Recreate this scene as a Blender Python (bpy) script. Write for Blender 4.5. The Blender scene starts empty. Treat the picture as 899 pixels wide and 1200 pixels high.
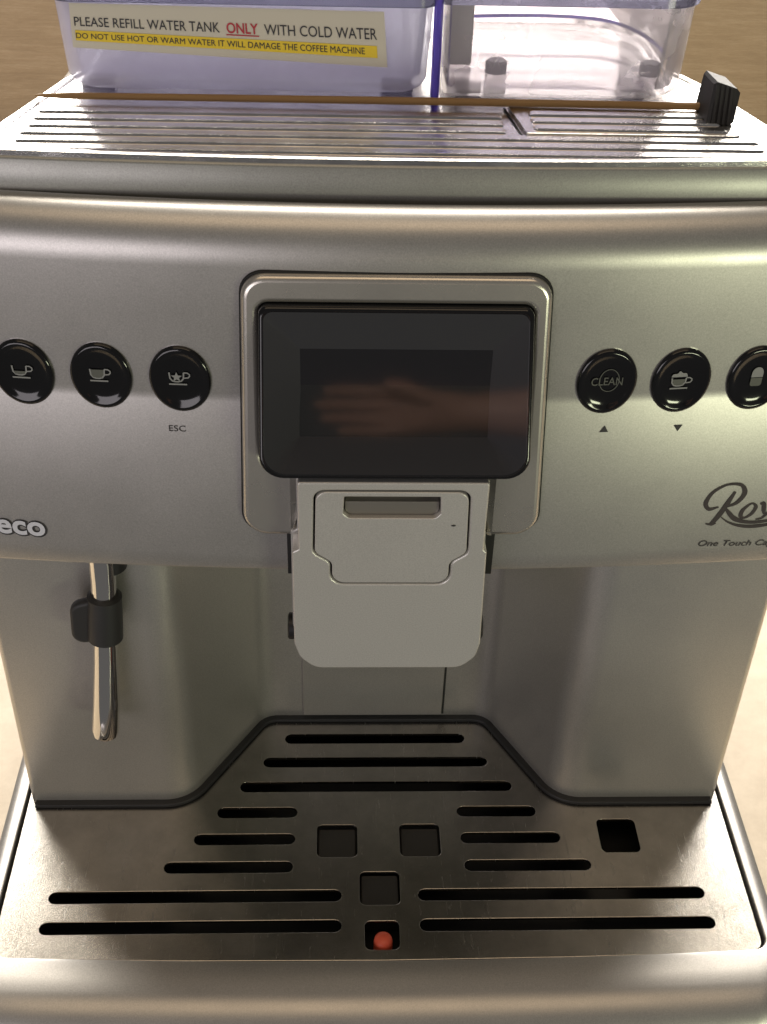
import bpy, bmesh, math, random
from mathutils import Matrix, Vector
random.seed(7)
SC = bpy.context.scene
COL = SC.collection
PI = math.pi

# ------------------------------------------------------------------ camera
cam_d = bpy.data.cameras.new('camera')
cam = bpy.data.objects.new('camera', cam_d); COL.objects.link(cam)
yaw, pit, rol = 0.04887, 0.64963, 0.03285
fw = Vector((math.sin(yaw)*math.cos(pit), math.cos(yaw)*math.cos(pit), -math.sin(pit)))
r0 = Vector((math.cos(yaw), -math.sin(yaw), 0)); u0 = r0.cross(fw)
r1 = r0*math.cos(rol) + u0*math.sin(rol); u1 = u0*math.cos(rol) - r0*math.sin(rol)
cam.matrix_world = Matrix(((r1.x, u1.x, -fw.x, -0.02076), (r1.y, u1.y, -fw.y, -0.39755),
                           (r1.z, u1.z, -fw.z, 0.48001), (0, 0, 0, 1)))
cam_d.sensor_fit = 'VERTICAL'; cam_d.sensor_height = 24; cam_d.sensor_width = 18
cam_d.lens = 1437.43/1200*24
cam_d.clip_start = 0.01; cam_d.clip_end = 50
SC.camera = cam

# ------------------------------------------------------------------ light
w = bpy.data.worlds.new('World'); SC.world = w; w.use_nodes = True
bg = w.node_tree.nodes['Background']
bg.inputs['Color'].default_value = (0.58, 0.56, 0.55, 1); bg.inputs['Strength'].default_value = 0.20

def area(name, loc, target, sx, sy, power, col):
    d = bpy.data.lights.new(name, 'AREA'); d.shape = 'RECTANGLE'; d.size = sx; d.size_y = sy
    d.energy = power; d.color = col
    o = bpy.data.objects.new(name, d); COL.objects.link(o); o.location = loc
    o.rotation_euler = (Vector(target) - Vector(loc)).to_track_quat('-Z', 'Y').to_euler()
    return o
area('window_light', (0.0, 1.05, 0.80), (0, -0.6, 0.45), 2.0, 0.40, 48, (1.0, 0.95, 0.88))
area('ceiling_lamp', (0.0, 0.80, 1.85), (0, 0.85, 0), 1.6, 0.30, 28, (1.0, 0.91, 0.78))
area('warm_front_fill', (0.0, -0.75, 2.1), (0, -0.5, 0), 2.0, 0.9, 7.5, (1.0, 0.74, 0.47))  # added fill light, no real fixture: warm sheen on the panel's top
area('green_low_fill', (0.95, -1.35, 0.02), (0.1, 0, 0.2), 0.45, 0.2, 6.2, (0.96, 1.0, 0.68))  # unseen greenish light, added for the bright band along the panel's crease
area('left_front_fill', (-0.9, -1.5, 0.25), (-0.05, 0, 0.15), 1.0, 0.7, 7.5, (1.0, 0.92, 0.96))  # added low fill from the front left, no real fixture
SC.view_settings.view_transform = 'Standard'; SC.view_settings.look = 'None'
SC.view_settings.exposure = 0.0; SC.view_settings.gamma = 1.0
SC.view_settings.use_curve_mapping = False

# ------------------------------------------------------------------ materials
def new_mat(name):
    m = bpy.data.materials.new(name); m.use_nodes = True
    return m, m.node_tree.nodes, m.node_tree.links, m.node_tree.nodes['Principled BSDF']
def coords(N, L, scale=(1, 1, 1)):
    tc = N.new('ShaderNodeTexCoord'); mp = N.new('ShaderNodeMapping')
    mp.inputs['Scale'].default_value = scale
    L.new(tc.outputs['Object'], mp.inputs['Vector'])
    return mp.outputs['Vector']
def noise(N, L, vec, scale, detail=4, rough=0.55):
    n = N.new('ShaderNodeTexNoise'); n.inputs['Scale'].default_value = scale
    n.inputs['Detail'].default_value = detail; n.inputs['Roughness'].default_value = rough
    L.new(vec, n.inputs['Vector']); return n.outputs['Fac']
def ramp(N, L, fac, stops):
    r = N.new('ShaderNodeValToRGB'); e = r.color_ramp.elements
    while len(e) < len(stops): e.new(0.5)
    for k, (p, c) in enumerate(stops):
        e[k].position = p; e[k].color = c if len(c) == 4 else (*c, 1)
    L.new(fac, r.inputs['Fac']); return r.outputs['Color']
def bump(N, L, h, strength, dist, bsdf):
    b = N.new('ShaderNodeBump'); b.inputs['Strength'].default_value = strength
    b.inputs['Distance'].default_value = dist
    L.new(h, b.inputs['Height']); L.new(b.outputs['Normal'], bsdf.inputs['Normal']); return b
def maprange(N, L, v, a, b, c, d):
    m = N.new('ShaderNodeMapRange')
    for i, x in zip(('From Min', 'From Max', 'To Min', 'To Max'), (a, b, c, d)): m.inputs[i].default_value = x
    L.new(v, m.inputs['Value']); return m.outputs['Result']

def plain(name, col, rough=0.5, metal=0.0, spec=0.5, coat=0.0):
    m, N, L, B = new_mat(name)
    B.inputs['Base Color'].default_value = (*col, 1); B.inputs['Roughness'].default_value = rough
    B.inputs['Metallic'].default_value = metal; B.inputs['Specular IOR Level'].default_value = spec
    B.inputs['Coat Weight'].default_value = coat
    return m
def satin(name, col, rough, metal, grain=0.15):
    """silver satin paint: fine metallic flake grain, faint smudges"""
    m, N, L, B = new_mat(name)
    v = coords(N, L)
    fine = noise(N, L, v, 1900, 2, 0.6); smudge = noise(N, L, v, 26, 5, 0.6)
    c = ramp(N, L, fine, [(0.25, tuple(x*(1-grain) for x in col)), (0.75, tuple(min(1, x*(1+grain)) for x in col))])
    L.new(c, B.inputs['Base Color'])
    L.new(maprange(N, L, smudge, 0.3, 0.75, rough-0.02, rough+0.04), B.inputs['Roughness'])
    B.inputs['Metallic'].default_value = metal
    bump(N, L, fine, 0.03, 0.0004, B)
    return m
def steel(name, col, rough, streak=(1, 1, 1), scr=0.5):
    m, N, L, B = new_mat(name)
    v = coords(N, L); vs = coords(N, L, streak)
    br = noise(N, L, vs, 900, 3, 0.6); st = noise(N, L, v, 40, 6, 0.7)
    # hairline scratches: thin iso-lines of two stretched noises
    m1 = N.new('ShaderNodeMapping'); m1.inputs['Rotation'].default_value = (0, 0, 0.7); m1.inputs['Scale'].default_value = (60, 6, 1)
    L.new(v, m1.inputs['Vector']); s1 = noise(N, L, m1.outputs['Vector'], 6, 2)
    m2 = N.new('ShaderNodeMapping'); m2.inputs['Rotation'].default_value = (0, 0, -1.0); m2.inputs['Scale'].default_value = (70, 7, 1)
    L.new(v, m2.inputs['Vector']); s2 = noise(N, L, m2.outputs['Vector'], 5, 2)
    k1 = ramp(N, L, s1, [(0.0, (0, 0, 0)), (0.645, (0, 0, 0)), (0.652, (1, 1, 1)), (0.66, (0, 0, 0))])
    k2 = ramp(N, L, s2, [(0.0, (0, 0, 0)), (0.66, (0, 0, 0)), (0.668, (1, 1, 1)), (0.676, (0, 0, 0))])
    ad = N.new('ShaderNodeMath'); ad.operation = 'ADD'; L.new(k1, ad.inputs[0]); L.new(k2, ad.inputs[1])
    c = ramp(N, L, st, [(0.3, tuple(x*0.72 for x in col)), (0.7, col)])
    L.new(c, B.inputs['Base Color']); B.inputs['Metallic'].default_value = 1.0
    r1_ = maprange(N, L, st, 0.3, 0.75, rough-0.03, rough+0.08)
    mm = N.new('ShaderNodeMath'); mm.operation = 'MULTIPLY_ADD'; L.new(ad.outputs[0], mm.inputs[0])
    mm.inputs[1].default_value = 0.25*scr; L.new(r1_, mm.inputs[2]); L.new(mm.outputs[0], B.inputs['Roughness'])
    h = N.new('ShaderNodeMath'); h.operation = 'MULTIPLY_ADD'; L.new(ad.outputs[0], h.inputs[0])
    h.inputs[1].default_value = -1.2*scr; L.new(br, h.inputs[2])
    bump(N, L, h.outputs[0], 0.14, 0.0004, B)
    return m
def clear_plastic(name, tint, body, milky, rough=0.12, sp=0.5):
    """thin moulded plastic: part see-through, part milky scatter, glossy skin"""
    m, N, L, B = new_mat(name); out = N['Material Output']; N.remove(B)
    tr = N.new('ShaderNodeBsdfTransparent'); tr.inputs['Color'].default_value = (*tint, 1)
    df = N.new('ShaderNodeBsdfDiffuse'); df.inputs['Color'].default_value = (*body, 1)
    tl = N.new('ShaderNodeBsdfTranslucent'); tl.inputs['Color'].default_value = (*body, 1)
    gl = N.new('ShaderNodeBsdfGlossy'); gl.inputs['Roughness'].default_value = rough
    a = N.new('ShaderNodeMixShader'); a.inputs['Fac'].default_value = 0.65
    L.new(df.outputs[0], a.inputs[1]); L.new(tl.outputs[0], a.inputs[2])
    v = coords(N, L); n = noise(N, L, v, 30, 4)
    b = N.new('ShaderNodeMixShader'); L.new(maprange(N, L, n, 0.3, 0.7, milky-0.05, milky+0.05), b.inputs['Fac'])
    L.new(tr.outputs[0], b.inputs[1]); L.new(a.outputs[0], b.inputs[2])
    fr = N.new('ShaderNodeFresnel'); fr.inputs['IOR'].default_value = 1.45
    mu = N.new('ShaderNodeMath'); mu.operation = 'MULTIPLY'; mu.inputs[1].default_value = sp
    L.new(fr.outputs[0], mu.inputs[0])
    c = N.new('ShaderNodeMixShader'); L.new(mu.outputs[0], c.inputs['Fac'])
    L.new(b.outputs[0], c.inputs[1]); L.new(gl.outputs[0], c.inputs[2])
    L.new(c.outputs[0], out.inputs['Surface'])
    return m

M = {}
M['silver'] = satin('satin_silver', (0.465, 0.45, 0.43), 0.35, 0.75)
M['silver_low'] = satin('satin_silver_body', (0.58, 0.56, 0.525), 0.33, 0.8, 0.14)
M['silver_light'] = satin('pale_silver_plastic', (0.58, 0.565, 0.54), 0.38, 0.45, 0.13)
M['frame'] = satin('bright_frame_silver', (0.60, 0.57, 0.52), 0.27, 0.85, 0.06)
M['lip'] = satin('grey_lip_paint', (0.34, 0.34, 0.32), 0.35, 0.5)
M['steel'] = steel('tray_steel', (0.46, 0.44, 0.41), 0.09, (1, 30, 1), 1.2)
M['chrome'] = steel('polished_plate', (0.82, 0.80, 0.78), 0.13, (1, 30, 1), 0.2)
M['chrome_tube'] = plain('chrome_tube', (0.80, 0.78, 0.75), 0.06, 1.0)
M['black'] = plain('black_plastic', (0.012, 0.012, 0.013), 0.42)
M['gloss_black'] = plain('gloss_black', (0.006, 0.006, 0.007), 0.10, 0, 0.5)
M['rubber'] = plain('black_rubber', (0.018, 0.018, 0.019), 0.55)
M['basin'] = plain('black_basin', (0.02, 0.02, 0.02), 0.35)
M['support'] = plain('dark_grey_support', (0.035, 0.034, 0.032), 0.35)
M['gap'] = plain('dark_seam', (0.008, 0.008, 0.008), 0.7)
M['ink'] = plain('grey_ink', (0.03, 0.028, 0.03), 0.6)
M['ink_brown'] = plain('brown_black_ink', (0.035, 0.026, 0.028), 0.6)
M['icon'] = plain('icon_grey', (0.26, 0.265, 0.26), 0.5)
M['icon_dim'] = plain('icon_dim_grey', (0.10, 0.105, 0.09), 0.5)
M['badge'] = plain('badge_white', (0.62, 0.63, 0.70), 0.35)
M['red'] = plain('red_float', (0.78, 0.12, 0.06), 0.45)
M['paper'] = plain('label_paper', (0.56, 0.52, 0.45), 0.6)
M['yellow'] = plain('label_yellow', (0.72, 0.52, 0.03), 0.6)
M['label_black'] = plain('label_black', (0.03, 0.03, 0.04), 0.6)
M['label_red'] = plain('label_red', (0.42, 0.03, 0.05), 0.6)
M['wood'] = plain('stick_wood', (0.34, 0.20, 0.075), 0.55)
M['tank'] = clear_plastic('tank_plastic', (0.95, 0.95, 1.0), (0.88, 0.86, 0.96), 0.52, 0.15)
M['hopper'] = clear_plastic('clear_hopper_plastic', (0.98, 0.96, 0.97), (0.92, 0.88, 0.92), 0.27, 0.08, 0.8)
M['violet'] = clear_plastic('violet_edge', (0.42, 0.36, 0.85), (0.22, 0.17, 0.62), 0.7, 0.1)
M['lid'] = clear_plastic('smoky_lid', (0.55, 0.55, 0.64), (0.12, 0.12, 0.17), 0.5, 0.12)
M['peg'] = plain('grey_peg', (0.16, 0.16, 0.17), 0.4)
M['column'] = plain('grey_green_column', (0.36, 0.37, 0.31), 0.5)
M['screen_facet'] = plain('screen_facet', (0.11, 0.11, 0.118), 0.16)
M['lcd'] = plain('dark_display', (0.016, 0.014, 0.019), 0.2)
# smoked glass of the display
m, N, L, B = new_mat('smoked_glass'); out = N['Material Output']; N.remove(B)
tr = N.new('ShaderNodeBsdfTransparent'); tr.inputs['Color'].default_value = (0.60, 0.60, 0.61, 1)
gl = N.new('ShaderNodeBsdfGlossy'); gl.inputs['Roughness'].default_value = 0.05
fr = N.new('ShaderNodeFresnel'); fr.inputs['IOR'].default_value = 1.85
mx = N.new('ShaderNodeMixShader'); L.new(fr.outputs[0], mx.inputs['Fac']); L.new(tr.outputs[0], mx.inputs[1]); L.new(gl.outputs[0], mx.inputs[2])
L.new(mx.outputs[0], out.inputs['Surface']); M['glass'] = m
# counter and wall
m, N, L, B = new_mat('cream_counter'); v = coords(N, L)
c = ramp(N, L, noise(N, L, v, 60, 6, 0.65), [(0.3, (0.47, 0.385, 0.275)), (0.7, (0.58, 0.49, 0.365))])
L.new(c, B.inputs['Base Color']); B.inputs['Roughness'].default_value = 0.45; M['counter'] = m
m, N, L, B = new_mat('brown_wall_grain'); v = coords(N, L, (3, 3, 40)); v2 = coords(N, L, (18, 18, 160))
n1 = noise(N, L, v, 5, 6, 0.7); n2 = noise(N, L, v2, 8, 4, 0.7)
ad = N.new('ShaderNodeMath'); ad.operation = 'MULTIPLY_ADD'; L.new(n2, ad.inputs[0]); ad.inputs[1].default_value = 0.5; L.new(n1, ad.inputs[2])
c = ramp(N, L, ad.outputs[0], [(0.45, (0.30, 0.235, 0.165)), (0.75, (0.375, 0.30, 0.215)), (1.0, (0.45, 0.37, 0.28))])
L.new(c, B.inputs['Base Color']); B.inputs['Roughness'].default_value = 0.6
bump(N, L, ad.outputs[0], 0.35, 0.002, B); M['wall'] = m

M['white_wall'] = plain('white_wall', (0.80, 0.77, 0.72), 0.7)

# ------------------------------------------------------------------ mesh helpers
def link(name, me, mat, parent=None, smooth=True, angle=35, flat=None):
    o = bpy.data.objects.new(name, me); COL.objects.link(o)
    if mat: me.materials.append(M[mat])
    if smooth:
        me.polygons.foreach_set('use_smooth', [True]*len(me.polygons))
        me.set_sharp_from_angle(angle=math.radians(angle))
        # flat faces keep their own flat normals where they meet a rounded edge
        bm = bmesh.new(); bm.from_mesh(me)
        for e in bm.edges:
            if len(e.link_faces) == 2 and (flat is not None or any(len(f.verts) > 6 for f in e.link_faces)):
                fl_ = [(f.index in flat) if flat is not None else len(f.verts) > 6 for f in e.link_faces]
                if fl_[0] != fl_[1]: e.smooth = False
        bm.to_mesh(me); bm.free()
    if parent:
        o.parent = parent
        # meshes are written in world coordinates: undo the parent's own offset
        if parent.type == 'EMPTY': o.matrix_parent_inverse = Matrix.Translation(-parent.location)
    return o
def mesh(name, verts, faces, mat, parent=None, smooth=True, angle=35):
    me = bpy.data.meshes.new(name); me.from_pydata([tuple(v) for v in verts], [], faces)
    bm = bmesh.new(); bm.from_mesh(me); bmesh.ops.recalc_face_normals(bm, faces=bm.faces); bm.to_mesh(me); bm.free()
    me.update()
    return link(name, me, mat, parent, smooth, angle)
def loft(name, loops, mat, parent=None, closed=True, cap=(True, True), angle=35, around=False):
    """skin successive loops of equal length"""
    n = len(loops[0]); V = [v for l in loops for v in l]; F = []
    R = len(loops) if around else len(loops)-1
    for a in range(R):
        b = (a+1) % len(loops)
        for i in range(n if closed else n-1):
            j = (i+1) % n
            F.append((a*n+i, a*n+j, b*n+j, b*n+i))
    if cap[0]: F.append(tuple(range(n-1, -1, -1)))
    if cap[1]: F.append(tuple((len(loops)-1)*n+i for i in range(n)))
    return mesh(name, V, F, mat, parent, True, angle)
def rpoly(pts, seg=6):
    """closed outline with rounded corners: pts = (x, y, radius)"""
    out = []; n = len(pts)
    for i in range(n):
        p = Vector(pts[i][:2]); r = pts[i][2]
        if r <= 0: out.append(tuple(p)); continue
        a = (Vector(pts[i-1][:2]) - p); b = (Vector(pts[(i+1) % n][:2]) - p)
        la, lb = a.length, b.length; a.normalize(); b.normalize()
        ang = a.angle(b); t = min(r/math.tan(ang/2), 0.49*la, 0.49*lb)
        p0 = p + a*t; p2 = p + b*t
        for k in range(seg+1):
            s = k/seg
            # rational quadratic = circular fillet
            wt = math.sin(ang/2)
            d = (1-s)**2 + 2*s*(1-s)*wt + s*s
            q = (p0*(1-s)**2 + p*2*s*(1-s)*wt + p2*s*s)/d
            out.append((q.x, q.y))
    return out
def oval(cx, cy, rx, ry, n=40): return [(cx+rx*math.cos(2*PI*k/n), cy+ry*math.sin(2*PI*k/n)) for k in range(n)]
def plate(name, loops, thick, bev, fmap, mat, parent=None, res=2, angle=35):
    """filled 2D outline with holes, extruded and bevelled, then mapped into the scene"""
    cu = bpy.data.curves.new('outline', 'CURVE'); cu.dimensions = '2D'; cu.fill_mode = 'BOTH'
    K = 100.0
    for lp in loops:
        s = cu.splines.new('POLY'); s.points.add(len(lp)-1)
        for p, q in zip(s.points, lp): p.co = (q[0]*K, q[1]*K, 0, 1)
        s.use_cyclic_u = True
    cu.bevel_depth = bev*K; cu.bevel_resolution = res; cu.offset = -bev*K
    cu.extrude = max(0.0, thick/2-bev)*K
    o = bpy.data.objects.new('outline', cu); COL.objects.link(o)
    dg = bpy.context.evaluated_depsgraph_get()
    me = bpy.data.meshes.new_from_object(o.evaluated_get(dg))
    bpy.data.objects.remove(o); bpy.data.curves.remove(cu)
    me.name = name
    bm = bmesh.new(); bm.from_mesh(me); bmesh.ops.remove_doubles(bm, verts=bm.verts, dist=1e-4)
    bmesh.ops.recalc_face_normals(bm, faces=bm.faces); bm.to_mesh(me); bm.free()
    flat = {p.index for p in me.polygons if abs(p.normal.z) > 0.999}
    for v in me.vertices: v.co = fmap(v.co.x/K, v.co.y/K, v.co.z/K)
    me.materials.clear(); me.update()
    return link(name, me, mat, parent, True, angle, flat)
def text(name, body, size, fmap, mat, parent, bold=0.0, shear=0.0, width=None, thick=0.0, spacing=1.0):
    """lettering as flat mesh; (u, v) start at the baseline's left end"""
    cu = bpy.data.curves.new('letters', 'FONT'); cu.body = body; cu.size = 1.0
    cu.offset = bold; cu.shear = shear; cu.space_character = spacing; cu.extrude = thick; cu.resolution_u = 4
    o = bpy.data.objects.new('letters', cu); COL.objects.link(o)
    dg = bpy.context.evaluated_depsgraph_get()
    me = bpy.data.meshes.new_from_object(o.evaluated_get(dg))
    bpy.data.objects.remove(o); bpy.data.curves.remove(cu)
    xs = [v.co.x for v in me.vertices]; x0, x1 = min(xs), max(xs)
    sx = size if width is None else width/(x1-x0)
    for v in me.vertices: v.co = fmap((v.co.x-x0)*sx, v.co.y*size, v.co.z*size)
    me.name = name; me.materials.clear(); me.update()
    return link(name, me, mat, parent, False)
def strokes(name, lines, fmap, mat, parent=None):
    """flat ribbons: each line = (points, width or widths, closed)"""
    V, F = [], []
    for pts, wd, cl in lines:
        n = len(pts); base = len(V)
        for i in range(n):
            p = Vector(pts[i])
            a = Vector(pts[i-1] if (i > 0 or cl) else pts[i]); b = Vector(pts[(i+1) % n] if (i < n-1 or cl) else pts[i])
            d = (b-a); d = d.normalized() if d.length > 0 else Vector((1, 0)); nn = Vector((-d.y, d.x))
            ww = (wd[i] if isinstance(wd, (list, tuple)) else wd)/2
            V += [fmap(*(p+nn*ww)), fmap(*(p-nn*ww))]
        for i in range(n if cl else n-1):
            a, b = base+2*i, base+2*((i+1) % n)
            F.append((a, a+1, b+1, b))
    return mesh(name, V, F, mat, parent, False)
def polys(name, ps, fmap, mat, parent=None):
    V, F = [], []
    for p in ps:
        F.append(tuple(range(len(V), len(V)+len(p)))); V += [fmap(*q) for q in p]
    return mesh(name, V, F, mat, parent, False)
def tube(name, path, radii, mat, parent=None, n=24, cap=True):
    loops = []
    for i, p in enumerate(path):
        p = Vector(p); a = Vector(path[max(i-1, 0)]); b = Vector(path[min(i+1, len(path)-1)])
        d = (b-a).normalized(); ref = Vector((0, 1, 0)) if abs(d.y) < 0.9 else Vector((1, 0, 0))
        s = d.cross(ref).normalized(); t = d.cross(s)
        r = radii[i] if isinstance(radii, (list, tuple)) else radii
        loops.append([p + s*(r*math.cos(2*PI*k/n)) + t*(r*math.sin(2*PI*k/n)) for k in range(n)])
    return loft(name, loops, mat, parent, True, (cap, cap))
def smooth_path(pts, per=8):
    """Catmull-Rom through 2D or 3D points"""
    P = [Vector(p) for p in pts]; P = [2*P[0]-P[1]] + P + [2*P[-1]-P[-2]]; out = []
    for i in range(1, len(P)-2):
        for k in range(per):
            t = k/per
            out.append(0.5*((2*P[i]) + (P[i+1]-P[i-1])*t + (2*P[i-1]-5*P[i]+4*P[i+1]-P[i+2])*t*t + (3*P[i]-P[i-1]-3*P[i+1]+P[i+2])*t**3))
    out.append(P[-2]); return [tuple(v) for v in out]
def box(name, x0, x1, y0, y1, z0, z1, bev, mat, parent=None):
    return plate(name, [rpoly([(x0, y0, bev), (x1, y0, bev), (x1, y1, bev), (x0, y1, bev)], 3)], z1-z0, bev*0.6,
                 lambda u, v, q: (u, v, (z0+z1)/2+q), mat, parent)
def thing(name, loc, label, cat):
    o = bpy.data.objects.new(name, None); COL.objects.link(o); o.location = loc
    o.empty_display_size = 0.02; o['label'] = label; o['category'] = cat; return o
def front(yf, thick):            # (u, v, w) -> plate whose front face lies at y = yf
    return lambda u, v, q: (u, yf + thick/2 - q, v)

# ------------------------------------------------------------------ setting
TZ = -0.075
def slab(name, x0, x1, y0, y1, z0, z1, mat):
    o = box(name, x0, x1, y0, y1, z0, z1, 0.002, mat); o['kind'] = 'structure'; return o
slab('counter', -1.3, 1.3, -0.16, 1.118, TZ-0.04, TZ, 'counter')
slab('wall_panel', -1.3, 1.3, 1.10, 1.116, TZ+0.001, 0.50, 'wall')
slab('wall', -1.3, 1.3, 1.12, 1.16, TZ-0.04, 2.1, 'white_wall')

# ------------------------------------------------------------------ coffee machine
CM = thing('coffee_machine', (0, 0.12, TZ), 'silver automatic coffee machine with round black buttons and steel drip tray', 'coffee machine')

# --- base with rounded front lip round the drip tray
def base_loop(sx, fy, z, rc, back=0.36):
    pts = []
    nfront = 24
    L_ = rpoly([(-sx, back, 0.01), (-sx, fy, rc), (sx, fy, rc), (sx, back, 0.01)], 6)
    # subdivide the front edge so it can bow gently outwards
    outl = []
    for i, p in enumerate(L_):
        outl.append(p); q = L_[(i+1) % len(L_)]
        if p[0] < 0 < q[0] and p[1] < 0:
            for k in range(1, nfront): outl.append((p[0]+(q[0]-p[0])*k/nfront, p[1]))
    return [(x, y + (0.13*x*x if y < 0 else 0), z) for x, y in outl]
loops = [base_loop(0.176, -0.116, TZ, 0.024), base_loop(0.1785, -0.124, -0.060, 0.026), base_loop(0.1795, -0.1275, -0.040, 0.026)]
for k in range(0, 11):
    a = k/10*PI/2
    loops.append(base_loop(0.1795 - 0.0008*(1-math.cos(a))**2, -0.1275 + 0.026*(1-math.cos(a)), -0.0275 + 0.0285*math.sin(a), 0.024-0.010*k/10))
loops.append(base_loop(0.1722, -0.0925, 0.0022, 0.007))
loops.append(base_loop(0.1716, -0.0914, 0.0019, 0.006))
loops.append(base_loop(0.1714, -0.0911, 0.0008, 0.006))
loops.append(base_loop(0.1713, -0.0910, -0.012, 0.006))
drip = loft('drip_tray', loops, 'silver', CM, True, (True, False), 50)
box('tray_basin', -0.171, 0.171, -0.0905, 0.10, -0.045, -0.022, 0.002, 'basin', CM)

# --- slotted steel grate
def slot(x0, x1, y, h=0.0062):
    r = h/2
    return [(x0+r+r*math.cos(a), y+r*math.sin(a)) for a in [PI/2+PI*k/6 for k in range(7)]] + \
           [(x1-r+r*math.cos(a), y+r*math.sin(a)) for a in [-PI/2+PI*k/6 for k in range(7)]]
def sq(x0, x1, y0, y1, r=0.0026): return rpoly([(x0, y0, r), (x1, y0, r), (x1, y1, r), (x0, y1, r)], 4)
GX = 0.1703
outer = rpoly([(-GX, 0.062, 0.002), (-GX, -0.0872, 0.006), (-0.085, -0.0893, 0.5), (0, -0.0900, 0.5), (0.085, -0.0893, 0.5), (GX, -0.0872, 0.006), (GX, 0.062, 0.002)], 4)
hol = []
y0s = -0.0725; ps = 0.0159
for k, (a, b) in enumerate([(0.0175, 0.1515), (0.0175, 0.1503), (0.0402, 0.1001), (0.0396, 0.0877), (0.0390, 0.0779)]):
    hol += [slot(-b, -a, y0s+k*ps), slot(a, b, y0s+k*ps)]
for k, b in ((5, 0.0678), (6, 0.0570), (7, 0.0466)): hol.append(slot(-b, b, y0s+k*ps))
hol += [sq(-0.0292, -0.0100, -0.0353, -0.0166), sq(0.0104, 0.0297, -0.0352, -0.0165), sq(-0.0091, 0.0093, -0.0617, -0.0438),
        sq(-0.0072, 0.0082, -0.0846, -0.0702), sq(0.1068, 0.1255, -0.0337, -0.0142)]
plate('grate', [outer]+hol, 0.0016, 0.0003, lambda u, v, q: (u, v, q-0.0008), 'steel', CM, 1)
# block under the middle hole and the cup-position pads
box('grate_support', -0.0085, 0.0087, -0.0612, -0.0443, -0.021, -0.0020, 0.001, 'support', CM)
box('grate_support', -0.0286, -0.0106, -0.0347, -0.0172, -0.021, -0.0024, 0.001, 'support', CM)
box('grate_support', 0.0110, 0.0291, -0.0346, -0.0171, -0.021, -0.0024, 0.001, 'support', CM)
# red level float
fl = []
for z, r in ((-0.022, 0.0042), (-0.004, 0.0042), (-0.0012, 0.0042), (0.0004, 0.0039), (0.0013, 0.0030), (0.0018, 0.0016), (0.0019, 0.0003)):
    fl.append([(0.0009+r*math.cos(2*PI*k/24), -0.0797+r*math.sin(2*PI*k/24), z) for k in range(24)])
loft('level_float', fl, 'red', CM)

# --- lower housing with the recessed brewing niche
def fillet_line(pts, seg=10):
    P = [(-0.1685, 0.3, 0)] + pts + [(0.1685, 0.3, 0)]
    return rpoly(P, seg)[1:-1]
nf = fillet_line([(-0.1685, -0.0022, 0.003), (-0.0925, -0.0022, 0.020), (-0.0575, 0.0535, 0.012), (0.0585, 0.0535, 0.012), (0.0895, -0.0022, 0.020), (0.1685, -0.0022, 0.003)])
nf_closed = nf + [(0.1683, 0.03), (0.160, 0.34), (-0.160, 0.34), (-0.1683, 0.03)]
lp = []
for z, g in ((0.0008, 0.0), (0.05, 0.0), (0.11, 0.0), (0.172, 0.0)):
    lp.append([(x, y, z) for x, y in nf_closed])
loft('housing', lp, 'silver_low', CM, True, (True, True), 40)
# dark rubber seal at the foot of the housing
gx = [(-0.1662, -0.0022)] + [p for p in nf if abs(p[0]) < 0.15] + [(0.1662, -0.0022)]
def offs(line, d):
    o = []
    for i, p in enumerate(line):
        a = Vector(line[max(i-1, 0)]); b = Vector(line[min(i+1, len(line)-1)]); t = (b-a).normalized()
        o.append((p[0]+t.y*d, p[1]-t.x*d))
    return o
g_out, g_in = offs(gx, 0.0034), offs(gx, -0.004)
plate('seal', [g_out + g_in[::-1]], 0.0022, 0.0006, lambda u, v, q: (u, v, 0.0011+q), 'rubber', CM)
# back plate of the niche
plate('back_plate', [rpoly([(-0.0373, 0.0034, 0.0005), (0.0352, 0.0034, 0.0005), (0.0352, 0.165, 0.0005), (-0.0373, 0.165, 0.0005)], 2)], 0.0016, 0.0003, front(0.0522, 0.0016), 'silver_low', CM)
polys('back_plate_seam', [[(0.0354, 0.0034), (0.0364, 0.0034), (0.0364, 0.165), (0.0354, 0.165)]], lambda u, v: (u, 0.0531, v), 'gap', CM)
# upper housing behind the control panel
def uh(i, z): return [(x, y, z) for x, y in rpoly([(-0.1690+i, 0.001, 0.008), (0.1690-i, 0.001, 0.008), (0.160-1.6*i, 0.345-i, 0.03), (-0.160+1.6*i, 0.345-i, 0.03)])]
loft('upper_housing', [uh(0, 0.168), uh(0, 0.262), uh(0.004, 0.276), uh(0.013, 0.292), uh(0.032, 0.306)], 'silver', CM)

# --- bowed control panel
CRZ = 0.2425
def pan_y(x, z):
    b = -0.0185 + 0.44*x*x
    f = 0
    for d in (-2, -1, 0, 1, 2):
        t = min(max((CRZ - z + d*0.0007)/0.085, 0), 1); f += (1-(1-t)**2)/5
    e = max(0.0, abs(x)-0.168)
    return b - 0.0068*f + 90*e*e
prof = []   # (kind, dy, z)
zb = 0.1675
prof += [(0.0012, zb-0.0002), (0.0004, zb+0.0003), (0.0, zb+0.0012)]
for k in range(1, 13): prof.append((0.0, zb+0.0012+(0.2415-zb-0.0012)*k/12))
prof.pop()
prof += [(0.0, CRZ+k*0.0005) for k in range(-6, 7)]
prof += [(0.0, 0.255), (0.0, 0.265), (0.0, 0.275)]
for k in range(0, 13):
    a = k/12*PI/2
    prof.append((0.0135*(1-math.cos(a)), 0.2940 + 0.0178*math.sin(a)))
prof += [(0.0145, 0.3117), (0.0150, 0.3112), (0.0150, 0.300)]
xs = [-0.182 + 0.364*k/96 for k in range(97)]
loops = []
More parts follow.
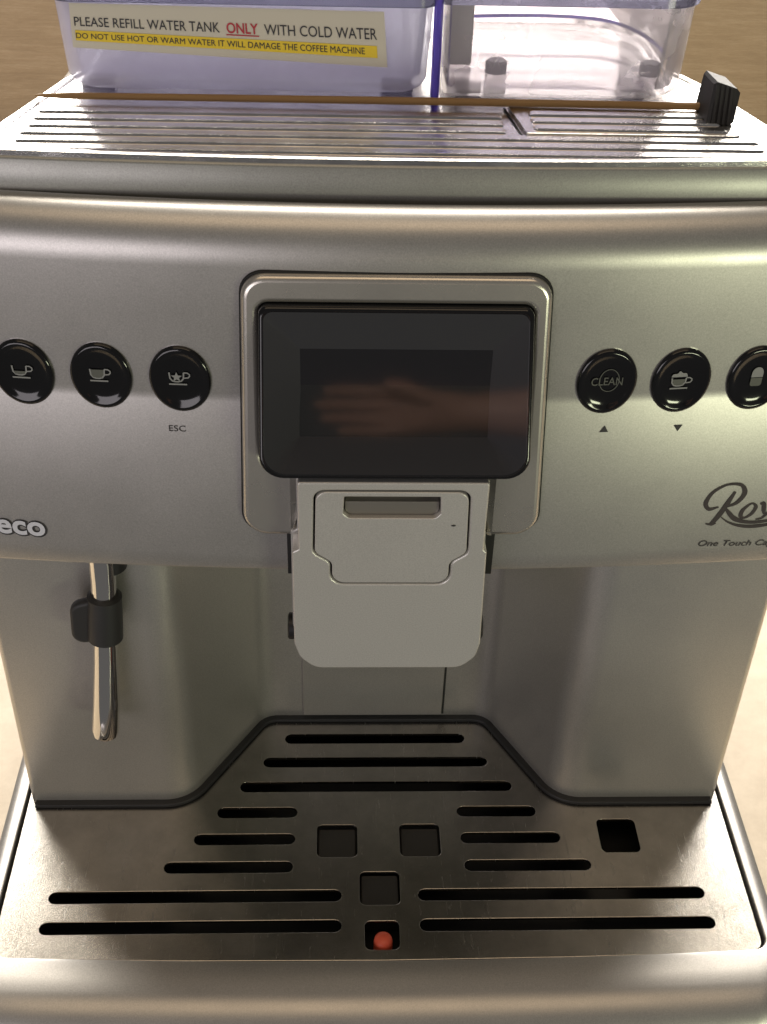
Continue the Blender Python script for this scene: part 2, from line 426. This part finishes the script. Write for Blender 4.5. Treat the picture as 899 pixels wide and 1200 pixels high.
for x in xs:
    lp = []
    for dy, z in prof:
        # the lower edge rises a touch towards the ends of the panel
        zz = z - (0.0035*(x/0.156)**2 if z < 0.18 else 0)*max(0, (0.18-z)/0.014)
        lp.append((x, pan_y(x, zz) + dy, zz))
    lp += [(x, 0.03, 0.300), (x, 0.03, zb)]
    loops.append(lp)
loft('control_panel', loops, 'silver', CM, True, (True, True), 28)
def on_panel(dx, dz, off):
    def f(u, v, q=0.0):
        x, z = dx+u, dz+v
        return (x, pan_y(x, z)-off-q, z)
    return f

# --- top lip, cup warmer plate
def top_loop(front_y, hw, z, ins=0.0):
    out = []
    for k in range(25):
        t = -1+2*k/24; x = t*(hw-ins); out.append((x, front_y+ins+0.25*x*x, z))
    bk = 0.335
    for (x, y) in ((0.990*hw, 0.008), (0.962*hw, 0.026), (0.910*hw, 0.052), (0.868*hw, 0.074), (0.82*hw, 0.090), (0.75*hw, 0.104), (0.70*hw, bk)): out.append((x-ins, y+0.25*hw*hw, z))
    for (x, y) in ((0.70*hw, bk), (0.75*hw, 0.104), (0.82*hw, 0.090), (0.868*hw, 0.074), (0.910*hw, 0.052), (0.962*hw, 0.026), (0.990*hw, 0.008)): out.append((-x+ins, y+0.25*hw*hw, z))
    return out
HW = 0.146
loft('top_lip', [top_loop(0.0012, HW, 0.3040), top_loop(0.0000, HW, 0.3130), top_loop(0.0002, HW, 0.3222), top_loop(0.0002, HW, 0.3231, 0.0006), top_loop(0.0002, HW, 0.3235, 0.0016)], 'lip', CM, True, (True, True), 40)
wp = loft('cup_warmer', [top_loop(0.0012, HW-0.0015, 0.3231), top_loop(0.0012, HW-0.0015, 0.3250), top_loop(0.0012, HW-0.0015, 0.3254, 0.0008), top_loop(0.0012, HW-0.0015, 0.3254, 0.0026), top_loop(0.0012, HW-0.0015, 0.3245, 0.0040)], 'chrome', CM, True, (True, True), 40)
# raised ribs of the cup warmer
def rib(x0, x1, y, name='rib', zb_=0.3244, par=None):
    prof_ = [(-0.0026, -0.0002), (-0.0022, 0.0007), (-0.0019, 0.0009), (0.0019, 0.0009), (0.0022, 0.0007), (0.0026, -0.0002)]
    loops = []
    for x, s in ((x0, 0.1), (x0+0.0008, 0.7), (x0+0.002, 1.0), (x1-0.002, 1.0), (x1-0.0008, 0.7), (x1, 0.1)):
        loops.append([(x, y + py_*(0.6+0.4*s), zb_ + pz*s) for py_, pz in prof_])
    return loft(name, loops, 'chrome', par or wp, False, (False, False), 20)
for k in range(6):
    y = 0.0095 + 0.0072*k
    if y < 0.024: rib(-0.131+0.02*y, 0.129-0.02*y, y)
    else: rib(-0.131+0.06*y, 0.0395, y)
# hinged doser lid set into the plate on its right-hand side
dl = plate('doser_lid', [rpoly([(0.0462, 0.0262, 0.001), (0.1235, 0.0262, 0.003), (0.1210, 0.0545, 0.003), (0.0425, 0.0545, 0.001)], 4)], 0.0014, 0.0004, lambda u, v, q: (u, v, 0.3252+q), 'chrome', CM)
strokes('lid_seam', [([(0.0412, 0.0545), (0.0450, 0.0252), (0.122, 0.0252)], 0.0011, False)], lambda u, v: (u, v, 0.32485), 'gap', CM)
for k in range(3): rib(0.049, 0.119-0.001*k, 0.0310+0.0072*k, 'rib', 0.3258, dl)

# --- display frame, smoked glass, recessed screen
def fty(z): return -0.0214 - 0.0058*(0.2930-z)/0.1064     # face of the frame leans with the display
fo = rpoly([(-0.0562, 0.1866, 0.0130), (-0.0357, 0.1866, 0.0004), (-0.0357, 0.2162, 0.0004), (0.0372, 0.2162, 0.0004), (0.0372, 0.1866, 0.0004), (0.0575, 0.1866, 0.0130), (0.0530, 0.2930, 0.0085), (-0.0532, 0.2930, 0.0085)], 8)
win = rpoly([(-0.0482, 0.2158, 0.0085), (0.0492, 0.2158, 0.0085), (0.0472, 0.2830, 0.0035), (-0.0474, 0.2830, 0.0035)], 8)
win = [(p[0]+(q[0]-p[0])*k/8, p[1]+(q[1]-p[1])*k/8) for p, q in zip(win, win[1:]+win[:1]) for k in range(8)]
plate('display_frame', [fo, win], 0.0100, 0.0022, lambda u, v, q: (u, fty(v) + 0.005 - q, v), 'frame', CM, 4, 50)
seal_o = [(x*1.012, 0.24+(z-0.24)*1.012) for x, z in fo]
plate('frame_gap', [seal_o], 0.008, 0.0004, lambda u, v, q: (u, pan_y(0.05, v)-0.0012 + 0.004 - q, v), 'gap', CM)
# glossy wedge that leans forward at its foot, with the screen sunk into it
def gy(z): return -0.0240 - 0.0172*(0.2830-z)/(0.2830-0.2225)      # front plane of the wedge
def wo(d, dy, zb_=0.2232):
    o = []
    for x, z in win:
        z = zb_ + (z-0.2158)*(0.2830-zb_)/(0.2830-0.2158)
        x *= 1 - d/0.048; z = 0.2531 + (z-0.2531)*(1 - d/0.0299)
        o.append((x, gy(z)+dy, z))
    return o
back = [(x, -0.0205-0.003*(0.283-z)/0.067, z) for x, z in win]
def inset(x0, x1, z0, z1, n):
    """rectangle sampled to the same count as the window outline, matched by direction"""
    cx, cz = (x0+x1)/2, (z0+z1)/2; hx, hz = (x1-x0)/2, (z1-z0)/2; o = []
    for x, z in win:
        dx, dz = (x-0.0003)/0.0485, (z-0.2494)/0.0336
        dx = max(-1, min(1, dx*1.2)); dz = max(-1, min(1, dz*1.2)); o.append((cx+dx*hx, -0.0205, cz+dz*hz))
    return o
loft('screen_bezel', [back, wo(0.0, 0.0012), wo(0.0004, 0.0003), wo(0.0012, 0.0), wo(0.0018, 0.0002)], 'gloss_black', CM, True, (False, False), 50)
loft('screen_recess', [wo(0.0018, 0.0002), inset(-0.0335, 0.0345, 0.2290, 0.2650, 0)], 'screen_facet', CM, True, (False, False), 20)
polys('display', [[(-0.0337, 0.2288), (0.0347, 0.2288), (0.0347, 0.2652), (-0.0337, 0.2652)]], lambda u, v: (u, -0.0204, v), 'lcd', CM)
polys('display_glass', [[(p[0], p[2]) for p in wo(0.0015, 0)]], lambda u, v: (u, gy(v)-0.0002, v), 'glass', CM)

# --- coffee spout block with service hatch
SY = -0.0400
sp_o = rpoly([(-0.0290, 0.1285, 0.008), (0.0300, 0.1285, 0.008), (0.0358, 0.1345, 0.008), (0.0372, 0.1420, 0.006), (0.0362, 0.1890, 0.0008), (0.0350, 0.1905, 0.0008), (0.0350, 0.2212, 0.001), (-0.0347, 0.2212, 0.001), (-0.0347, 0.1905, 0.0008), (-0.0371, 0.1890, 0.0008), (-0.0371, 0.1420, 0.006), (-0.0350, 0.1345, 0.008)], 7)
def hatch(d):
    return rpoly([(-0.0228+d, 0.1733+d, 0.0062), (0.0230-d, 0.1733+d, 0.0062), (0.0230-d, 0.1842, 0.0040), (0.0292-d, 0.1885+d*0.5, 0.0040), (0.0284-d, 0.2177-d, 0.0042), (-0.0288+d, 0.2177-d, 0.0042), (-0.0293+d, 0.1885+d*0.5, 0.0040), (-0.0228+d, 0.1842, 0.0040)], 7)
spout = plate('spout', [sp_o, hatch(0.0)], 0.012, 0.0007, front(SY, 0.012), 'silver_light', CM, 2)
# chamfered body of the spout behind its face
def sp_scale(f, y): return [(0.0003+(x-0.0003)*f, y, 0.175+(z-0.175)*f) for x, z in sp_o]
loft('spout_body', [sp_scale(0.99, SY+0.0119), sp_scale(1.022, SY+0.0121), sp_scale(1.022, 0.012)], 'silver_light', CM, True, (True, True))
polys('hatch_gap', [hatch(-0.0006)], lambda u, v: (u, SY+0.0110, v), 'gap', CM)
grip = rpoly([(-0.0160, 0.2052, 0.0022), (0.0160, 0.2052, 0.0022), (0.0178, 0.2074, 0.0005), (0.0175, 0.2150, 0.0005), (-0.0177, 0.2150, 0.0005), (-0.0180, 0.2074, 0.0005)], 4)
ht = plate('hatch', [hatch(0.0007), grip], 0.0034, 0.0004, front(SY-0.0001, 0.0034), 'silver_light', CM, 2)
loft('finger_grip', [[(x, SY+0.0010, z) for x, z in grip], [(x*0.99, SY+0.0095, z+0.0002) for x, z in grip]], 'silver_light', ht, True, (False, True), 25)
M['grip'] = plain('grip_shade', (0.27, 0.25, 0.225), 0.4, 0.6)  # shade inside the recess put into a darker colour
plate('grip_shade_plate', [rpoly([(-0.0164, 0.2054, 0.0022), (0.0164, 0.2054, 0.0022), (0.0174, 0.2076, 0.0005), (0.0173, 0.2112, 0.0005), (-0.0175, 0.2112, 0.0005), (-0.0174, 0.2076, 0.0005)], 4)], 0.004, 0.0003, front(SY+0.0022, 0.004), 'grip', ht)  # added plate standing in for shade in the lower recess
polys('speck', [oval(0.0228, 0.2020, 0.0009, 0.0004, 10)], lambda u, v: (u, SY-0.0003, v), 'ink', CM)
for sx in (-1, 1):
    tube('side_knob', [(sx*0.036, -0.020, 0.1335), (sx*0.0398, -0.020, 0.1335), (sx*0.0404, -0.020, 0.1335)], [0.0056, 0.0056, 0.0048], 'black', CM)
# dark gaps beside the block where it passes the panel
box('spout_gap', -0.0396, -0.0350, -0.0246, 0.0, 0.1655, 0.1888, 0.0003, 'gap', CM)
box('spout_gap', 0.0350, 0.0412, -0.0246, 0.0, 0.1655, 0.1888, 0.0003, 'gap', CM)

# --- buttons with printed symbols
BW, BH = 0.0107, 0.0129
def button(x, z):
    lps = []
    sl = 0.88*x       # bow of the panel under the button
    for s, h in ((1.04, -0.004), (1.04, 0.0004), (1.0, 0.0010), (0.94, 0.0013), (0.88, 0.0012), (0.80, 0.0007), (0.66, 0.0003), (0.40, 0.0), (0.12, -0.0001)):
        lps.append([(x+BW*s*math.cos(a), pan_y(x, 0.252)+sl*BW*s*math.cos(a)-h-0.0004, z+BH*s*math.sin(a)) for a in [2*PI*k/48 for k in range(48)]])
    o = loft('button', lps, 'gloss_black', CM, True, (True, True), 60)
    return o, (lambda u, v, q=0: (x+u, pan_y(x, 0.252)+sl*u-0.0004-0.0004-0.00035*min(1, (abs(u)/0.006)**2), z+v))
def cup(w_=0.0052, h=0.0038, x0=-0.0038, zc=0.0):
    pts = [(x0, zc+h), (x0+0.0002, zc+0.0014), (x0+0.0010, zc+0.0003), (x0+0.0020, zc), (x0+w_-0.0020, zc), (x0+w_-0.0010, zc+0.0003), (x0+w_-0.0002, zc+0.0014), (x0+w_, zc+h)]
    hx = x0+w_
    hd = [(hx, zc+h), (hx+0.0013, zc+h), (hx+0.0021, zc+h-0.0006), (hx+0.0021, zc+h-0.0013), (hx+0.0015, zc+h-0.0020), (hx-0.0001, zc+h-0.0022)]
    sc_ = [(x0-0.0003, zc-0.0010), (hx+0.0010, zc-0.0010)]
    return [(pts, 0.00055, False), (hd, 0.0005, False), (sc_, 0.0006, False)]
bts = [(-0.1336, 0.2490), (-0.1052, 0.2496), (-0.0767, 0.2498), (0.0776, 0.2500), (0.1055, 0.2493), (0.1344, 0.2488)]
for i, (x, z) in enumerate(bts):
    b, f = button(x, z)
    if i < 3: strokes('cup_symbol', cup(zc=-0.0010), f, 'icon', b)
    if i == 0: polys('coffee_symbol', [[(-0.0030, -0.0006), (0.0006, -0.0006), (0.0010, 0.0006), (-0.0034, 0.0006)]], f, 'icon_dim', b)
    if i == 1: polys('coffee_symbol', [[(-0.0028, -0.0006), (0.0004, -0.0006), (0.0010, 0.0004), (0.0010, 0.0026), (-0.0034, 0.0026), (-0.0034, 0.0004)]], f, 'icon_dim', b)
    if i == 2:
        st = [(-0.0012+(0.0021 if k % 2 == 0 else 0.0009)*math.sin(k*PI/5), 0.0010+(0.0021 if k % 2 == 0 else 0.0009)*math.cos(k*PI/5)) for k in range(10)]
        polys('star_symbol', [st], (lambda ff: lambda u, v: (lambda p: (p[0], p[1]-0.0002, p[2]))(ff(u, v)))(f), 'icon', b)
    if i == 3:
        strokes('ring_symbol', [(oval(0.0008, 0.0006, 0.0036, 0.0046), 0.0003, True)], f, 'icon_dim', b)
        text('clean_lettering', 'CLEAN', 0.0046, lambda u, v, q, f=f: f(-0.0058+u, -0.0013+v), 'icon_dim', b, 0.006, 0, 0.0116)
    if i == 4:
        strokes('cup_symbol', cup(0.0054, 0.0034, -0.0036, -0.0020) , f, 'icon', b)
        fo_ = smooth_path([(-0.0040, 0.0018), (-0.0034, 0.0030), (-0.0018, 0.0032), (-0.0010, 0.0042), (0.0002, 0.0034), (0.0016, 0.0032), (0.0022, 0.0018)], 4)
        polys('foam_symbol', [[p[:2] for p in fo_]], f, 'icon', b)
        polys('coffee_symbol', [[(-0.0026, -0.0016), (0.0008, -0.0016), (0.0014, 0.0002), (0.0014, 0.0008), (-0.0032, 0.0008), (-0.0032, 0.0002)]], f, 'icon_dim', b)
    if i == 5:
        dm = smooth_path([(-0.0022, 0.0006), (-0.0021, 0.0030), (-0.0012, 0.0044), (0.0, 0.0048), (0.0012, 0.0044), (0.0021, 0.0030), (0.0022, 0.0006)], 4)
        polys('foam_symbol', [[p[:2] for p in dm]], f, 'icon', b)
        polys('coffee_symbol', [rpoly([(-0.0022, -0.0032, 0.001), (0.0022, -0.0032, 0.001), (0.0022, 0.0003, 0.0002), (-0.0022, 0.0003, 0.0002)], 3)], f, 'icon_dim', b)

# --- printing on the panel
text('esc_lettering', 'ESC', 0.0034, lambda u, v, q: on_panel(-0.0822, 0.2284, 0.00025)(u, v), 'ink', CM, 0.0, 0, 0.0062)
polys('up_arrow', [[(-0.0017, -0.0012), (0.0017, -0.0012), (0.0002, 0.0014)]], on_panel(0.0790, 0.2303, 0.00025), 'ink', CM)
polys('down_arrow', [[(-0.0017, 0.0012), (0.0, -0.0014), (0.0017, 0.0012)]], on_panel(0.1074, 0.2296, 0.00025), 'ink', CM)
# maker's badge: white letters with a dark surround
fb = on_panel(-0.1650, 0.1788, 0.0)
text('badge_outline', 'saeco', 0.0128, lambda u, v, q: (lambda p: (p[0]+0.0002, p[1]-0.0003, p[2]-0.0003))(fb(u, v)), 'ink', CM, 0.075, 0, 0.0316, 0, 1.02)
text('badge_lettering', 'saeco', 0.0128, lambda u, v, q: (lambda p: (p[0], p[1]-0.0006, p[2]))(fb(u+0.0006, v)), 'badge', CM, 0.028, 0, 0.0304, 0, 1.02)
polys('badge_emblem', [oval(0, 0, 0.0022, 0.0026, 20)], on_panel(-0.1535, 0.1930, 0.0004), 'ink', CM)
# script logo: calligraphic R with swoosh, then the rest of the word
fr_ = on_panel(0.0, 0.0, 0.0003)
R_lines = []
def cal(pts, wds, per=8):
    P = smooth_path(pts, per); n = len(P); wl = []
    for i in range(n):
        t = i/(n-1)*(len(wds)-1); k = min(int(t), len(wds)-2); wl.append(1.3*(wds[k]+(wds[k+1]-wds[k])*(t-k)))
    return ([p[:2] for p in P], wl, False)
R_lines.append(cal([(0.1352, 0.2002), (0.1330, 0.1950), (0.1306, 0.1898), (0.1278, 0.1852)], [0.0008, 0.0016, 0.0017, 0.0013]))
R_lines.append(cal([(0.1256, 0.1858), (0.1280, 0.1853), (0.1298, 0.1859)], [0.0004, 0.0008, 0.0004]))
R_lines.append(cal([(0.1296, 0.1935), (0.1258, 0.1928), (0.1240, 0.1958), (0.1262, 0.2006), (0.1315, 0.2036), (0.1372, 0.2030), (0.1392, 0.1992), (0.1368, 0.1950), (0.1325, 0.1932)], [0.0004, 0.0012, 0.0014, 0.0010, 0.0007, 0.0011, 0.0016, 0.0012, 0.0005]))
R_lines.append(cal([(0.1322, 0.1932), (0.1345, 0.1902), (0.1375, 0.1872), (0.1430, 0.1852), (0.1500, 0.1850), (0.1600, 0.1866)], [0.0006, 0.0014, 0.0016, 0.0011, 0.0010, 0.0004]))
R_lines.append(cal([(0.1310, 0.1890), (0.1350, 0.1858), (0.1405, 0.1836), (0.1470, 0.1829), (0.1560, 0.1838), (0.1690, 0.1868)], [0.0003, 0.0006, 0.0010, 0.0012, 0.0008, 0.0003]))
R_lines.append(cal([(0.1424, 0.1938), (0.1400, 0.1912), (0.1396, 0.1884), (0.1414, 0.1874), (0.1440, 0.1892), (0.1452, 0.1922), (0.1438, 0.1940), (0.1422, 0.1937)], [0.0006, 0.0012, 0.0013, 0.0006, 0.0010, 0.0012, 0.0006, 0.0005], 6))
R_lines.append(cal([(0.1468, 0.1934), (0.1482, 0.1936), (0.1488, 0.1905), (0.1494, 0.1885)], [0.0006, 0.0013, 0.0013, 0.0008], 6))
R_lines.append(cal([(0.1540, 0.1936), (0.1516, 0.1900), (0.1488, 0.1868), (0.1462, 0.1862)], [0.0010, 0.0009, 0.0007, 0.0004], 6))
R_lines.append(cal([(0.1594, 0.1930), (0.1566, 0.1924), (0.1558, 0.1892), (0.1574, 0.1880), (0.1590, 0.1900), (0.1598, 0.1930), (0.1594, 0.1885), (0.1606, 0.1886)], [0.0005, 0.0011, 0.0012, 0.0007, 0.0008, 0.0011, 0.0011, 0.0006], 6))
R_lines.append(cal([(0.1642, 0.1990), (0.1632, 0.1930), (0.1630, 0.1888), (0.1644, 0.1886)], [0.0011, 0.0012, 0.0011, 0.0006], 6))
strokes('script_logo', R_lines, fr_, 'ink_brown', CM)
strokes('logo_flourish', [cal([(0.1492, 0.1978), (0.1500, 0.2010), (0.1520, 0.2024)], [0.0009, 0.0011, 0.0004])], fr_, 'ink_brown', CM)
text('tagline_lettering', 'One Touch Cappuccino', 0.0040, lambda u, v, q: on_panel(0.1243, 0.1750, 0.0003)(u, v - 0.075*u), 'ink', CM, 0.004, 0.28, 0.0475)

# --- steam wand with rubber grip
wd = tube('steam_wand', [(-0.1146, -0.0098, 0.185), (-0.1160, -0.0108, 0.150), (-0.1181, -0.0126, 0.122), (-0.1192, -0.0137, 0.108), (-0.1212, -0.0152, 0.085), (-0.1231, -0.0165, 0.0690), (-0.1234, -0.0167, 0.0657), (-0.1235, -0.0168, 0.0647)],
          [0.0054, 0.0052, 0.0048, 0.0050, 0.0057, 0.0061, 0.0056, 0.0042], 'chrome_tube', CM, 36)
tube('wand_grip', [(-0.11635, -0.0111, 0.1425), (-0.1164, -0.0111, 0.1420), (-0.1174, -0.0119, 0.1300), (-0.11815, -0.0125, 0.1202), (-0.1182, -0.0126, 0.1196)], [0.0058, 0.0072, 0.0074, 0.0074, 0.0060], 'rubber', wd, 36)
plate('grip_tab', [rpoly([(-0.1322, 0.1172, 0.005), (-0.1190, 0.1200, 0.002), (-0.1185, 0.1430, 0.002), (-0.1308, 0.1392, 0.006)], 6)], 0.0050, 0.0016, front(-0.0150, 0.005), 'rubber', wd, 3)
tube('wand_socket', [(-0.1135, -0.0060, 0.185), (-0.1135, -0.0060, 0.1540)], 0.0070, 'black', wd)  # black socket also stands in for the shade beside the wand's top

# ------------------------------------------------------------------ water tank on the warming plate
TK = thing('water_tank', (-0.055, 0.12, 0.3250), 'milky lavender plastic water tank with a printed refill notice on its front', 'water tank')
def tank_loop(x0, x1, y0, y1, r, z, grow=0.0):
    return [(x, y, z) for x, y in rpoly([(x0-grow, y0-grow, r), (x1+grow, y0-grow, r), (x1+grow, y1+grow, r), (x0-grow, y1+grow, r)], 7)]
a_ = (-0.1208, 0.0128, 0.0622, 0.20)
def shell(name, a, r, z0, z1, t, gr, mat, par):
    x0, x1, y0, y1 = a
    lo = [tank_loop(x0, x1, y0, y1, r, z0+0.002, -0.0015), tank_loop(x0, x1, y0, y1, r, z0+0.005, 0), tank_loop(x0, x1, y0, y1, r, z1, gr),
          tank_loop(x0+t, x1-t, y0+t, y1-t, r*0.8, z1, gr), tank_loop(x0+t, x1-t, y0+t, y1-t, r*0.8, z0+0.006, 0)]
    lo.insert(0, tank_loop(x0, x1, y0, y1, r, z0, -0.004))
    return loft(name, lo, mat, par, True, (True, True), 40)
shell('tank_body', a_, 0.008, 0.3262, 0.3620, 0.0022, 0.0018, 'tank', TK)
loft('tank_lid', [tank_loop(*a_, 0.008, 0.3585, 0.0030), tank_loop(*a_, 0.008, 0.3680, 0.0030), tank_loop(*a_, 0.008, 0.372, 0.0)], 'lid', TK)
box('tank_foot', -0.1170, -0.1050, 0.070, 0.082, 0.3245, 0.3268, 0.001, 'tank', TK)
box('tank_foot', -0.004, 0.008, 0.070, 0.082, 0.3245, 0.3268, 0.001, 'tank', TK)
# printed notice stuck on the tank, slightly askew
YS = 0.0600
def st_map(off):
    # (u, v) in 0..1 across the notice
    A, B_, C_, D_ = (-0.1158, 0.3580), (-0.0040, 0.3570), (-0.0023, 0.3371), (-0.1163, 0.3424)
    def f(u, v, q=0):
        x = (D_[0]*(1-u)+C_[0]*u)*(1-v) + (A[0]*(1-u)+B_[0]*u)*v
        z = (D_[1]*(1-u)+C_[1]*u)*(1-v) + (A[1]*(1-u)+B_[1]*u)*v
        return (x, YS + 0.0012*(0.36-z)/0.03 - off, z)
    return f
sgrid = [(i/8, j/2) for j in range(3) for i in range(9)]
nt = mesh('notice', [st_map(0.0002)(u, v) for u, v in sgrid], [(j*9+i, j*9+i+1, j*9+i+10, j*9+i+9) for j in range(2) for i in range(8)], 'paper', TK)
polys('highlight_strip', [[(0.012, 0.17), (0.97, 0.165), (0.97, 0.385), (0.012, 0.40)]], st_map(0.0004), 'yellow', nt)
def line(body, u0, u1, v0, hv, off, mat, bold, nm):
    text(nm, body, hv, lambda u, v, q: st_map(off)(u0+u, v0+v), mat, nt, bold, 0, (u1-u0))
line('PLEASE REFILL WATER TANK', 0.012, 0.470, 0.50, 0.29, 0.0005, 'label_black', 0.0, 'notice_lettering')
line('ONLY', 0.492, 0.592, 0.50, 0.29, 0.0005, 'label_red', 0.016, 'notice_lettering')
line('WITH COLD WATER', 0.612, 0.972, 0.50, 0.29, 0.0005, 'label_black', 0.0, 'notice_lettering')
polys('underline', [[(0.490, 0.450), (0.594, 0.448), (0.594, 0.470), (0.490, 0.472)]], st_map(0.0005), 'label_red', nt)
line('DO NOT USE HOT OR WARM WATER IT WILL DAMAGE THE COFFEE MACHINE', 0.014, 0.93, 0.225, 0.175, 0.0006, 'label_black', 0.0, 'notice_lettering')

# ------------------------------------------------------------------ clear container beside the tank
HP = thing('clear_container', (0.065, 0.11, 0.3250), 'clear see-through plastic container with violet edges beside the tank', 'container')
hb = (0.0180, 0.1105, 0.0605, 0.165)
x0, x1, y0, y1 = hb
def hop(z, t=0.0, gr=0.0):
    return [(x, y, z) for x, y in rpoly([(x0+t, y0+t-gr, 0.002), (x1-t+gr, y0+t-gr, 0.016), (x1-t+gr, y1-t, 0.03), (x0+t, y1-t, 0.004)], 8)]
loft('container_body', [hop(0.3262, 0.003), hop(0.328, 0.0005), hop(0.331), hop(0.3625, 0, 0.0012), hop(0.3625, 0.0018, 0.0012), hop(0.3295, 0.0022)], 'hopper', HP, True, (True, True), 40)
loft('container_lid', [hop(0.3602, -0.0012, 0.0012), hop(0.3690, -0.0012, 0.0012), hop(0.372, 0.002)], 'lid', HP)
box('violet_edge', 0.0142, 0.0172, 0.0598, 0.066, 0.3248, 0.372, 0.0007, 'violet', HP)
rim = smooth_path([(0.0205, 0.128, 0.3370), (0.060, 0.130, 0.3378), (0.088, 0.128, 0.3372), (0.1005, 0.115, 0.3366), (0.1055, 0.095, 0.3364), (0.1065, 0.080, 0.3364)], 6)
tube('inner_rim', rim, 0.0007, 'violet', HP, 10)
box('inner_column', 0.0215, 0.0315, 0.088, 0.098, 0.3300, 0.3605, 0.001, 'column', HP)
for px, py_ in ((0.0405, 0.082), (0.1005, 0.082)):
    tube('peg', [(px, py_, 0.3296), (px, py_, 0.3335), (px, py_, 0.3342)], [0.0042, 0.0042, 0.0034], 'peg', HP, 20)
box('container_foot', 0.024, 0.034, 0.068, 0.080, 0.3245, 0.3268, 0.001, 'hopper', HP)
box('container_foot', 0.088, 0.098, 0.072, 0.084, 0.3245, 0.3268, 0.001, 'hopper', HP)

# ------------------------------------------------------------------ thin stick with a ribbed black cap
BR = thing('brush_stick', (0, 0.054, 0.3268), 'thin brown wooden stick with ribbed black end cap lying along the tank', 'stick')
tube('stick', [(-0.1310, 0.0548, 0.3268), (-0.1290, 0.0548, 0.3268), (-0.118, 0.0546, 0.3269), (0.0, 0.0540, 0.3272), (0.118, 0.0520, 0.3276)], [0.0002, 0.0006, 0.0012, 0.0014, 0.0014], 'wood', BR, 12)
cp = loft('end_cap', [[(x+dx, y, z) for dx, (y, z) in zip((0, 0, 0.001, 0.002), rp)] for x, rp in
     ((0.1130, ((0.0385, 0.3262), (0.0560, 0.3262), (0.0555, 0.3385), (0.0440, 0.3385))), (0.1140, ((0.0375, 0.3258), (0.0568, 0.3258), (0.0562, 0.3395), (0.0432, 0.3395))),
      (0.1215, ((0.0375, 0.3258), (0.0568, 0.3258), (0.0562, 0.3372), (0.0432, 0.3372))), (0.1232, ((0.0390, 0.3264), (0.0555, 0.3264), (0.0550, 0.3355), (0.0440, 0.3355))))], 'rubber', BR, True, (True, True), 20)
for k in range(4):
    x = 0.1146+0.0018*k
    loft('cap_rib', [[(x, 0.0373, 0.3262), (x+0.0009, 0.0373, 0.3262), (x+0.0009, 0.0366, 0.3264), (x, 0.0366, 0.3264)], [(x+0.001, 0.0430, 0.3385-0.0003*k), (x+0.0019, 0.0430, 0.3385-0.0003*k), (x+0.0019, 0.0423, 0.3387-0.0003*k), (x+0.001, 0.0423, 0.3387-0.0003*k)]], 'rubber', cp)

# ------------------------------------------------------------------ bare hand and forearm held out in front, mirrored in the display
M['skin'] = plain('skin', (0.44, 0.25, 0.19), 0.5)
M['sleeve'] = plain('dark_sleeve', (0.03, 0.03, 0.035), 0.8)
HV, HE, HR = [], [], []
def hv(p, r, prev=None):
    HV.append(p); HR.append(r)
    if prev is not None: HE.append((prev, len(HV)-1))
    return len(HV)-1
wr = hv((0.128, -0.950, 0.237), 0.026)
q = wr
for p, r in (((0.175, -0.955, 0.236), 0.029), ((0.235, -0.965, 0.236), 0.036), ((0.300, -0.985, 0.238), 0.041), ((0.350, -1.005, 0.245), 0.040), ((0.375, -1.040, 0.275), 0.043)): q = hv(p, r, q)
pm = hv((0.100, -0.948, 0.237), 0.030, wr)
for z, ln, ww in ((0.2630, 0.070, 0.0072), (0.2455, 0.082, 0.0074), (0.2280, 0.074, 0.0072), (0.2115, 0.052, 0.0064)):
    k0 = hv((0.066, -0.946, 0.2375+(z-0.2375)*0.75), 0.0140, pm)
    k1 = hv((0.034, -0.944, z), ww*1.12, k0)
    k2 = hv((0.034-ln*0.48, -0.938, z+0.001), ww, k1)
    k3 = hv((0.034-ln*0.80, -0.928, z+0.001), ww*0.92, k2)
    hv((0.034-ln, -0.918, z), ww*0.8, k3)
t1 = hv((0.098, -0.925, 0.254), 0.0125, pm)
t2 = hv((0.066, -0.912, 0.268), 0.0100, t1)
hv((0.038, -0.906, 0.272), 0.0085, t2)
me = bpy.data.meshes.new('skeleton'); me.from_pydata(HV, HE, [])
o = bpy.data.objects.new('skeleton', me); COL.objects.link(o)
o.modifiers.new('skin', 'SKIN').use_smooth_shade = True
for i, sv in enumerate(me.skin_vertices[0].data): sv.radius = (HR[i], HR[i]); sv.use_root = (i == wr)
sb = o.modifiers.new('sub', 'SUBSURF'); sb.levels = 2; sb.render_levels = 2
arm_me = bpy.data.meshes.new_from_object(o.evaluated_get(bpy.context.evaluated_depsgraph_get()))
bpy.data.objects.remove(o)
HD = thing('person_hand', (0.2, -0.96, 0.2), 'bare hand and forearm in dark sleeve, mirrored in the dark display glass', 'hand')
link('hand', arm_me, 'skin', HD)
tube('sleeve', [(0.295, -0.983, 0.238), (0.300, -0.985, 0.238), (0.350, -1.005, 0.246), (0.378, -1.045, 0.280), (0.385, -1.110, 0.350), (0.375, -1.190, 0.460), (0.355, -1.240, 0.560), (0.345, -1.255, 0.590)], [0.044, 0.048, 0.050, 0.053, 0.056, 0.062, 0.068, 0.050], 'sleeve', HD, 24)
HD.location.y -= 0.25; HD.location.z -= 0.006
